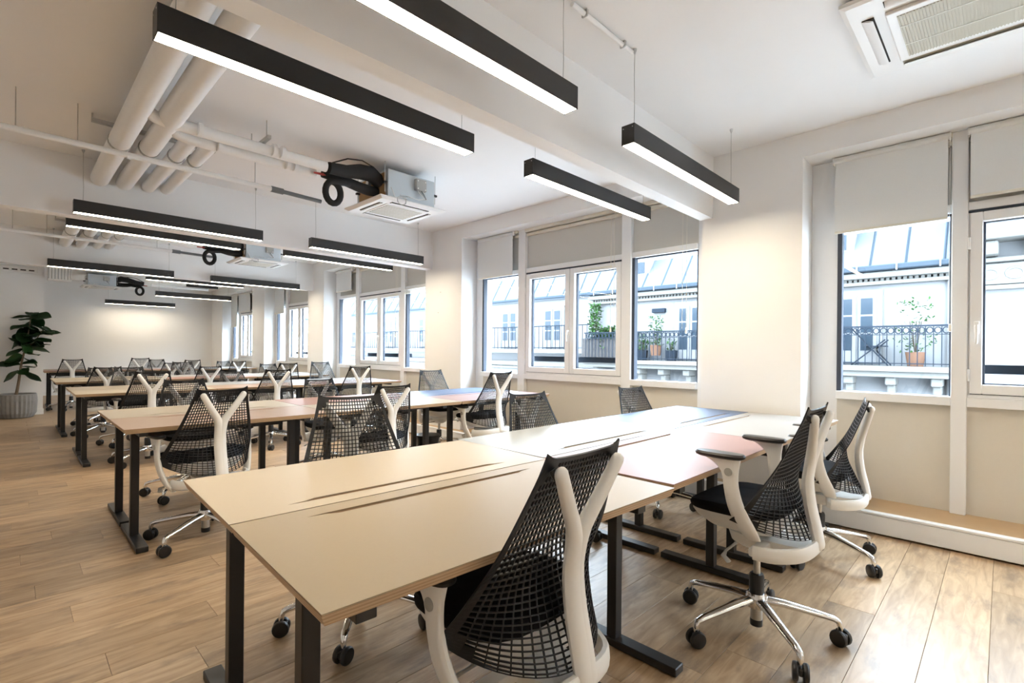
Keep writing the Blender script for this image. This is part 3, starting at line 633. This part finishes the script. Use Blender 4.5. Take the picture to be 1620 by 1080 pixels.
        MB().sweep(q([(.30, .12, .08), (.41, .10, .064)] + rg), .026, 12, ref=(0, 1, 0)).build('hose_loop', 'foam', t)
        MB().sweep(q([(.46, .14, .112), (.60, .14, .104)]), [.014, .008], 8, ref=(0, 1, 0)).build('red_tape', 'red', t)
        for k in range(2): MB().lathe([(.001, 0), (.024, 0), (.024, .03), (.001, .03)], 12, (ex-s*.03-(.03 if s > 0 else 0), .26+.0*k, .10+.08*k), axis='x').build('valve', 'steel', t)
        MB().sweep(q([(.5, .02, .18), (.38, .0, .24), (.25, .0, .262), (.12, .04, .25)]), .006, 6, ref=(0, 1, 0)).build('black_cable', 'blackpl', t)
    return t
g1 = 'ceiling services of the near bay'
services(0, 0, 'near', 1.88, 5.749, g1)
services(3.95, .12, 'middle', 5.906, 9.649, 'ceiling services of the middle bay')
cassette('exposed air unit with black hoses above second desk row', (2.335, 3.86, 2.53))
cassette('exposed air unit with black hoses above third desk row', (2.47, 8.02, 2.53))
cassette('farthest exposed air unit, left of a lamp near end wall', (1.22, 14.45, 2.56), mirror=-1)
pipe('branch_pipe', 'short white pipe bundle beside the farthest air unit', [(2.4, 14.6, 2.70), (3.6, 14.6, 2.70)], .04, ref=(0, 1, 0))
t = empty('ceiling_bracket', (3.45, 14.5, 2.62)); tag(t, 'black pipe bracket on ceiling near the end wall', 'bracket')
MB().box(-.35, .35, -.03, .03, .10, .16, bev=.005).build('rail', 'black', t, smooth=False)
for x in (-.3, -.1, .1, .3): MB().sweep([(x, 0, .1), (x, 0, .238)], .008, 6).build('rod', 'black', t)
# vent boxes by the partition
t = empty('vent_grille', (.62, 11.9, 2.36)); tag(t, 'slanted ribbed vent grille at top of the white partition', 'vent')
MB().box(-.16, .16, -.10, .10, .0, .498, bev=.01).build('vent_box', 'acwhite', t, smooth=False)
for k in range(8): MB().box(-.15+k*.042, -.15+k*.042+.012, -.112, -.098, .02, .22, bev=.002).build('louvre', 'greypl', t, smooth=False)
t = empty('vent_grille', (-.55, 12.06, 2.475)); tag(t, 'long dark slotted vent strip along top of the white partition', 'vent')
MB().box(-.6, .9, 0, .03, 0, .10, bev=.004).build('strip', 'acwhite', t, smooth=False)
for k in range(14): MB().box(-.58+k*.105, -.58+k*.105+.07, -.006, .002, .03, .05).build('slot', 'dark', t, smooth=False)
# flush ceiling cassette near the camera
t = empty('ceiling_air_unit', (3.15, .155, 2.80)); tag(t, 'white flush ceiling air unit at top right, nearest the camera', 'air conditioner', 'ceiling air units')
H = .41
def rr(h, z): return [Vector((-h, -h, z)), Vector((h, -h, z)), Vector((h, h, z)), Vector((-h, h, z))]
pn = MB().loft([rr(H-.03, .058), rr(H, .035), rr(H, .02), rr(H-.02, .012)]).build('panel', 'acwhite', t, smooth=False)
MB().box(-.255, .255, -.255, .255, -.006, .013, bev=.006, seg=2).build('grille_frame', 'acwhite', t, smooth=False)
gr = MB().box(-.215, .215, -.215, .215, -.007, -.005).build('intake_grille', 'acgrille', t, smooth=False)
for k in range(36): MB().box(-.215, .215, -.212+k*.012, -.212+k*.012+.006, -.0105, -.007).build('grille_rib', 'acgrille', gr, smooth=False)
for k in (-.11, .08): MB().box(k-.003, k+.003, -.215, .215, -.0112, -.010).build('grille_bar', 'cream', gr, smooth=False)
for k in range(4):
    rz = k*math.pi/2
    s = MB().box(-.25, .25, .298, .346, .009, .0125).build('air_slot', 'dark' if k < 2 else 'acgrille', t, rot=(0, 0, rz), smooth=False)
    lv = MB().sweep([(-.245, .326, .004), (.245, .326, .004)], [(.026, .004)]*2, 10, ref=(0, -.35, 1)).build('louvre', 'acwhite', t, rot=(0, 0, rz))

# ------------------------------------------------------------------ potted fig
t = empty('fiddle_leaf_fig', (.09, 11.78, 0)); tag(t, 'fiddle leaf fig with dark glossy leaves in a ribbed grey pot', 'plant')
rings = []
for r, z in ((.18, 0), (.215, .01), (.240, .08), (.250, .28), (.256, .385), (.248, .40), (.235, .40), (.225, .36)):
    rings.append([Vector(((r + (.014 if (k % 2 == 0 and .02 < z < .33) else 0))*math.cos(2*math.pi*k/56), (r + (.014 if (k % 2 == 0 and .02 < z < .33) else 0))*math.sin(2*math.pi*k/56), z)) for k in range(56)])
MB().loft(rings).build('pot', 'pot', t, ang=12)
MB().lathe([(.001, .35), (.222, .35), (.222, .362), (.001, .37)], 24).build('soil', 'soil', t)
tp = [(-.0, 0, .36), (.03, 0, .60), (.06, .01, .90), (.11, .0, 1.20), (.15, .02, 1.50), (.17, .02, 1.72)]
MB().sweep([spl(tp, k/20) for k in range(21)], [.022-.016*k/20 for k in range(21)], 8).build('trunk', 'trunk', t)
MB().sweep([(.11, 0, 1.15), (.22, .02, 1.28), (.32, .0, 1.48)], [.010, .008, .005], 7).build('branch', 'trunk', t)
def leaf_mesh(L, Wd, seed):
    rnd = random.Random(seed); bm = bmesh.new(); G = []; n = 9
    for i in range(n+1):
        s = i/n; w = Wd*(.10 + math.sin(min(1, s*1.02)*math.pi)**.8*(.62+.45*s))*(1 if 0 < i < n else .2); z = -.10*L*s*s*1.3 + .03*L*math.sin(s*6+seed); row = []
        for j in range(5):
            q = j/2-1; row.append(bm.verts.new((L*s, w*q, z + .25*w*abs(q)**1.5 + .006*math.sin(9*s+3*j+seed))))
        G.append(row)
    for i in range(n):
        for j in range(4): bm.faces.new((G[i][j], G[i][j+1], G[i+1][j+1], G[i+1][j]))
    r = bmesh.ops.solidify(bm, geom=list(bm.faces), thickness=.002)
    for f in bm.faces: f.smooth = True
    me = bpy.data.meshes.new('leaf'); bm.to_mesh(me); bm.free(); return me
LM = [leaf_mesh(.26, .10, 1), leaf_mesh(.30, .11, 2), leaf_mesh(.22, .095, 3)]
rl = random.Random(5)
for k in range(46):
    if k < 33: s = .42+.58*k/32; b = spl(tp, .30+.70*(k/32)) if k > 0 else spl(tp, .3)
    else: s = 1; f_ = (k-33)/12; b = (.11+.21*f_, 0, 1.15+.33*f_)
    az = k*2.4+rl.uniform(-.3, .3); pitch = rl.uniform(-.25, .65) if k < 30 else rl.uniform(-.9, .1)
    o = put('leaf', LM[k % 3], 'leaf', t, b, (rl.uniform(-.8, .8), pitch if k != 32 else -.4, az)); sc = rl.uniform(.9, 1.2); o.scale = (sc, sc, sc)
# waste bin
t = empty('waste_bin', (3.20, 4.44, 0)); tag(t, 'black waste bin on the floor under second desk row', 'bin')
MB().lathe([(.001, .0), (.10, 0), (.125, .27), (.13, .275), (.122, .275), (.10, .02), (.001, .015)], 20).build('bucket', 'blackpl', t)
MB().lathe([(.122, .268), (.134, .268), (.134, .285), (.122, .285)], 20).build('rim', 'blackpl', t)

# ------------------------------------------------------------------ buildings across the street
FX = 13.5
M['street'] = mat('asphalt', (.32, .32, .32), .9, spec=0.0)
struct(MB().box(4.8, 40, -40, 60, -9.3, -9.0).build('ground', 'street', smooth=False), 'grey street below the windows')
struct(MB().box(4.56, 4.75, YB, YF, -9.0, -.1).build('wall_outside', 'facade', smooth=False))
def bld(name, label): return tag(empty(name, (FX, 0, 0)), label, 'building', 'buildings across the street')
def fbox(par, name, m, x0, x1, y0, y1, z0, z1, bev=0.): return MB().box(x0-FX, x1-FX, y0, y1, z0, z1, bev=bev).build(name, m, par, smooth=False)
def french(par, y0, y1, z0, z1, x, rows=3):
    f = fbox(par, 'window', 'facade', x-.09, x+.02, y0-.10, y1+.10, z0, z1+.10); yc = (y0+y1)/2
    fr = f
    for (a, b) in ((y0, yc-.02), (yc+.02, y1)):
        lf = MB().box(x-.115-FX, x-.085-FX, a, b, z0, z1).build('leaf_frame', 'outframe', fr, smooth=False)
        for k in range(rows):
            h = (z1-z0-.30)/rows; zz = z0+.24+k*h
            MB().box(x-.122-FX, x-.114-FX, a+.07, b-.05, zz+.02, zz+h-.02).build('pane', 'outglass', fr, smooth=False)
def railing(par, y0, y1, z0, z1, x, frieze=False, step=.125):
    m = MB(); yv = y0
    while yv <= y1: m.box(x-.008-FX, x+.008-FX, yv-.008, yv+.008, z0, z1); yv += step
    m.box(x-.02-FX, x+.02-FX, y0, y1, z1-.025, z1+.01); m.box(x-.014-FX, x+.014-FX, y0, y1, z0+.04, z0+.06)
    r = m.build('railing', 'iron', par, smooth=False)
    if frieze:
        q = MB(); yv = y0
        q.box(x-.012-FX, x+.012-FX, y0, y1, z1-.19, z1-.175)
        while yv < y1-.1:
            q.sweep([(x-FX, yv+.06+.05*math.cos(a), z1-.10+.06*math.sin(a)) for a in [k*math.pi/5 for k in range(11)]], .011, 5, ref=(1, 0, 0)); yv += step
        q.build('railing_scrolls', 'iron', par, smooth=False)
def zinc(par, y0, y1, xe, ze, rise, run, step, skew=0.):
    m = MB(); a = [(xe, y0, ze), (xe, y1, ze), (xe+run, y1+skew, ze+rise), (xe+run, y0+skew, ze+rise)]
    lo = [Vector((x-FX, y_, z)) for x, y_, z in a]; hi = [v+Vector((.05, 0, -.12)) for v in lo]
    m.loft([lo, hi]); m.build('roof', 'zinc', par, smooth=False)
    yv = y0+step*.5
    while yv < y1:
        MB().sweep([(xe-FX, yv, ze+.015), (xe+run-FX, yv+skew, ze+rise+.015)], [(.02, .022)]*2, 4, ref=(0, 1, 0)).build('roof_seam', 'zincdark', par, smooth=False); yv += step
# main building
A = bld('apartment_building', 'white building with zinc roof and scrolled balcony opposite the near windows')
fbox(A, 'wall', 'facade', 13.5, 16.5, .55, 9.6, -1.0, 3.0)
fbox(A, 'cornice', 'stone', 13.22, 13.52, .55, 9.6, 2.86, 2.98, .01); fbox(A, 'cornice', 'stone', 13.34, 13.52, .55, 9.6, 2.72, 2.80, .01)
dm = MB().box(13.38-FX, 13.46-FX, -.03, .03, 2.80, 2.86).mesh('dentil', smooth=False)
for k in range(92): put('dentil', dm, 'stone', A, (0, .62+k*.098, 0))
fbox(A, 'gutter', 'zincdark', 13.12, 13.30, .55, 9.6, 3.0, 3.12, .02)
for k in range(13): fbox(A, 'gutter_bracket', 'outframe', 13.10, 13.115, .9+k*.7, .93+k*.7, 2.98, 3.12)
zinc(A, .55, 9.6, 13.25, 3.10, 2.0, 1.5, .62, 0)
for yv in (2.35, 6.25): french(A, yv-.36, yv+.36, 1.02, 2.52, 13.5)
for yv in (2.9, 8.1):   # dormers
    d = fbox(A, 'dormer', 'facade', 13.6, 14.9, yv-.45, yv+.45, 3.35, 4.55); fbox(A, 'dormer_roof', 'zinc', 13.5, 15.0, yv-.55, yv+.55, 4.55, 4.65)
    MB().box(13.58-FX, 13.605-FX, yv-.30, yv+.30, 3.6, 4.4).build('dormer_pane', 'outglass', d, smooth=False)
fbox(A, 'balcony_slab', 'stone', 12.85, 13.52, .55, 9.6, .84, .95, .01); fbox(A, 'balcony_edge', 'stone', 12.95, 13.52, .55, 9.6, .72, .84, .01)
railing(A, .62, 9.55, .96, 1.79, 12.95, True)
cm = MB().box(13.05-FX, 13.5-FX, -.09, .09, .55, .72, bev=.02).box(13.2-FX, 13.5-FX, -.07, .07, .38, .55, bev=.02).mesh('corbel', smooth=False)
for k in range(12): put('corbel', cm, 'stone', A, (0, .95+k*.75, 0))
fbox(A, 'string_course', 'stone', 13.42, 13.52, .55, 9.6, .1, .3, .01)
fbox(A, 'downpipe', 'outframe', 13.38, 13.48, .72, .82, -.5, 3.0, .03)
fbox(A, 'wall_lamp', 'iron', 13.38, 13.5, 7.02, 7.42, 2.36, 2.48)
# left building, set back
B = bld('apartment_building', 'white building with sloping zinc roof and plain railing, farther left')
BX = 14.4
fbox(B, 'wall', 'facade', BX, 17.5, 9.6, 34, -2.0, 3.2); fbox(B, 'eave', 'zincdark', BX-.22, BX+.02, 9.6, 34, 3.16, 3.26, .02)
zinc(B, 9.6, 34, BX-.2, 3.24, 2.3, 1.4, .75, 0)
for yv in (12.0, 14.3, 17.2, 20.2, 23.4, 27): french(B, yv-.42, yv+.42, 1.35, 2.78, BX)
fbox(B, 'balcony_slab', 'stone', BX-.6, BX+.02, 9.6, 34, 1.12, 1.26, .01); railing(B, 9.7, 33.8, 1.27, 2.12, BX-.55, False, .2)
fbox(B, 'string_course', 'stone', BX-.2, BX+.02, 9.6, 34, .62, .80, .01); fbox(B, 'string_course', 'stone', BX-.12, BX+.02, 9.6, 34, .5, .6, .01)
for yv in (13.2, 16.4, 19.5): french(B, yv-.5, yv+.5, -1.2, .25, BX, 2)
# ornate building on the right
Cb = bld('apartment_building', 'ornate white stone building with bracketed cornice opposite nearest window')
fbox(Cb, 'wall', 'facade', 13.3, 16.5, -14, .5, -2.0, 6.0)
fbox(Cb, 'cornice', 'stone', 12.7, 13.3, -14, .5, 3.35, 3.55, .02); fbox(Cb, 'cornice', 'stone', 12.95, 13.3, -14, .5, 3.55, 3.7, .02); fbox(Cb, 'frieze', 'stone', 13.2, 13.3, -14, .5, 2.55, 2.95, .01); fbox(Cb, 'moulding', 'stone', 13.14, 13.3, -14, .5, 2.45, 2.53, .01); fbox(Cb, 'moulding', 'stone', 13.1, 13.3, -14, .5, 2.97, 3.05, .01)
bm_ = MB().box(12.85-FX, 13.3-FX, -.12, .12, 3.08, 3.34, bev=.04, seg=2).mesh('bracket', smooth=False)
for k in range(18): put('bracket', bm_, 'stone', Cb, (0, .2-k*.62, 0))
rm = MB().sweep([(13.2-FX, .12*math.cos(a), 2.75+.10*math.sin(a)) for a in [k*math.pi/6 for k in range(13)]], .025, 6, ref=(1, 0, 0)).mesh('rosette')
for k in range(24): put('rosette', rm, 'stone', Cb, (0, .2-k*.34, 0))
fbox(Cb, 'string_course', 'stone', 13.1, 13.3, -14, .5, .4, .6, .02)
# balcony things
def tuft(name, label, cat, loc, rx, rz, n, par=None, pot=None, m='leaf2', ls=.07):
    t = tag(empty(name, loc), label, cat, 'balcony plants across the street'); rg = random.Random(label); mb = MB()
    for k in range(n):
        a, r_, h = rg.uniform(0, 6.28), rg.random()**.6, rg.random()
        p = Vector((rx*r_*math.cos(a), rx*r_*math.sin(a), .25+rz*h)); d = Vector((rg.uniform(-1, 1), rg.uniform(-1, 1), rg.uniform(-.6, 1))).normalized(); sd = d.cross(Vector((.3, .2, 1))).normalized()
        L = ls*rg.uniform(.7, 1.4); vs = [mb.bm.verts.new(q) for q in (p, p+d*L*.5+sd*L*.3, p+d*L, p+d*L*.5-sd*L*.3)]; mb.bm.faces.new(vs)
    f = mb.build('foliage', m, t, smooth=False, fix=False); f['kind'] = 'stuff'
    for k in range(5): MB().sweep([(0, 0, .2), (rx*.3*math.cos(k*1.3), rx*.3*math.sin(k*1.3), .25+rz*.6)], .008, 5).build('stem', 'outtrunk', t)
    MB().lathe([(.001, 0), (.13, 0), (.17, .28), (.175, .30), (.16, .30), (.001, .27)], 16).build('pot', pot or 'terra', t)
    return t
tuft('balcony_shrub', 'tall green shrub on balcony left of the wooden screen', 'plant', (13.25, 9.36, .95), .20, 1.5, 700, ls=.10)
tuft('balcony_shrub', 'wide leafy bush above the wooden screen on the balcony', 'plant', (13.25, 8.88, .95), .24, .75, 700, ls=.10)
tuft('balcony_plant', 'leafy plant in terracotta pot on balcony railing', 'plant', (13.15, 7.15, 1.1), .22, .85, 320)
tuft('balcony_plant', 'low plant in dark planter on the balcony', 'plant', (13.2, 7.62, .95), .18, .55, 260, pot='iron')
tuft('balcony_plant', 'small spiky plant low on the balcony', 'plant', (13.2, 6.7, .95), .12, .35, 80, pot='iron')
tuft('balcony_plant', 'thin airy olive tree in pot on balcony opposite nearest window', 'plant', (13.2, 1.30, .95), .34, 1.15, 170)
t = tag(empty('privacy_screen', (13.02, 8.9, .98)), 'grey wooden slat screen along the balcony railing', 'screen')
for k in range(26): MB().box(-.008, .008, -.85+k*.064, -.85+k*.064+.056, 0, .62+.02*math.sin(k*2.1)).build('slat', 'reed', t, smooth=False)
t = tag(empty('covered_grill', (13.26, 8.22, .96)), 'grey covered barbecue on the balcony', 'barbecue')
MB().loft([superring(.22, .34, 0, 0, 20), superring(.22, .34, 0, .62, 20), superring(.18, .30, 0, .78, 20), superring(.08, .18, 0, .84, 20)]).build('cover', 'zinc', t)
t = tag(empty('folding_chair', (13.2, 2.08, .96)), 'dark folding chair leaning on the balcony', 'chair')
for d in (-.2, .2): MB().sweep([(d, -.35, 0), (d, .3, .8)], .014, 6).build('leg', 'iron', t); MB().sweep([(d, .3, 0), (d, -.3, .55)], .014, 6).build('leg', 'iron', t)
MB().box(-.2, .2, -.3, .1, .40, .42).build('seat', 'iron', t, smooth=False)
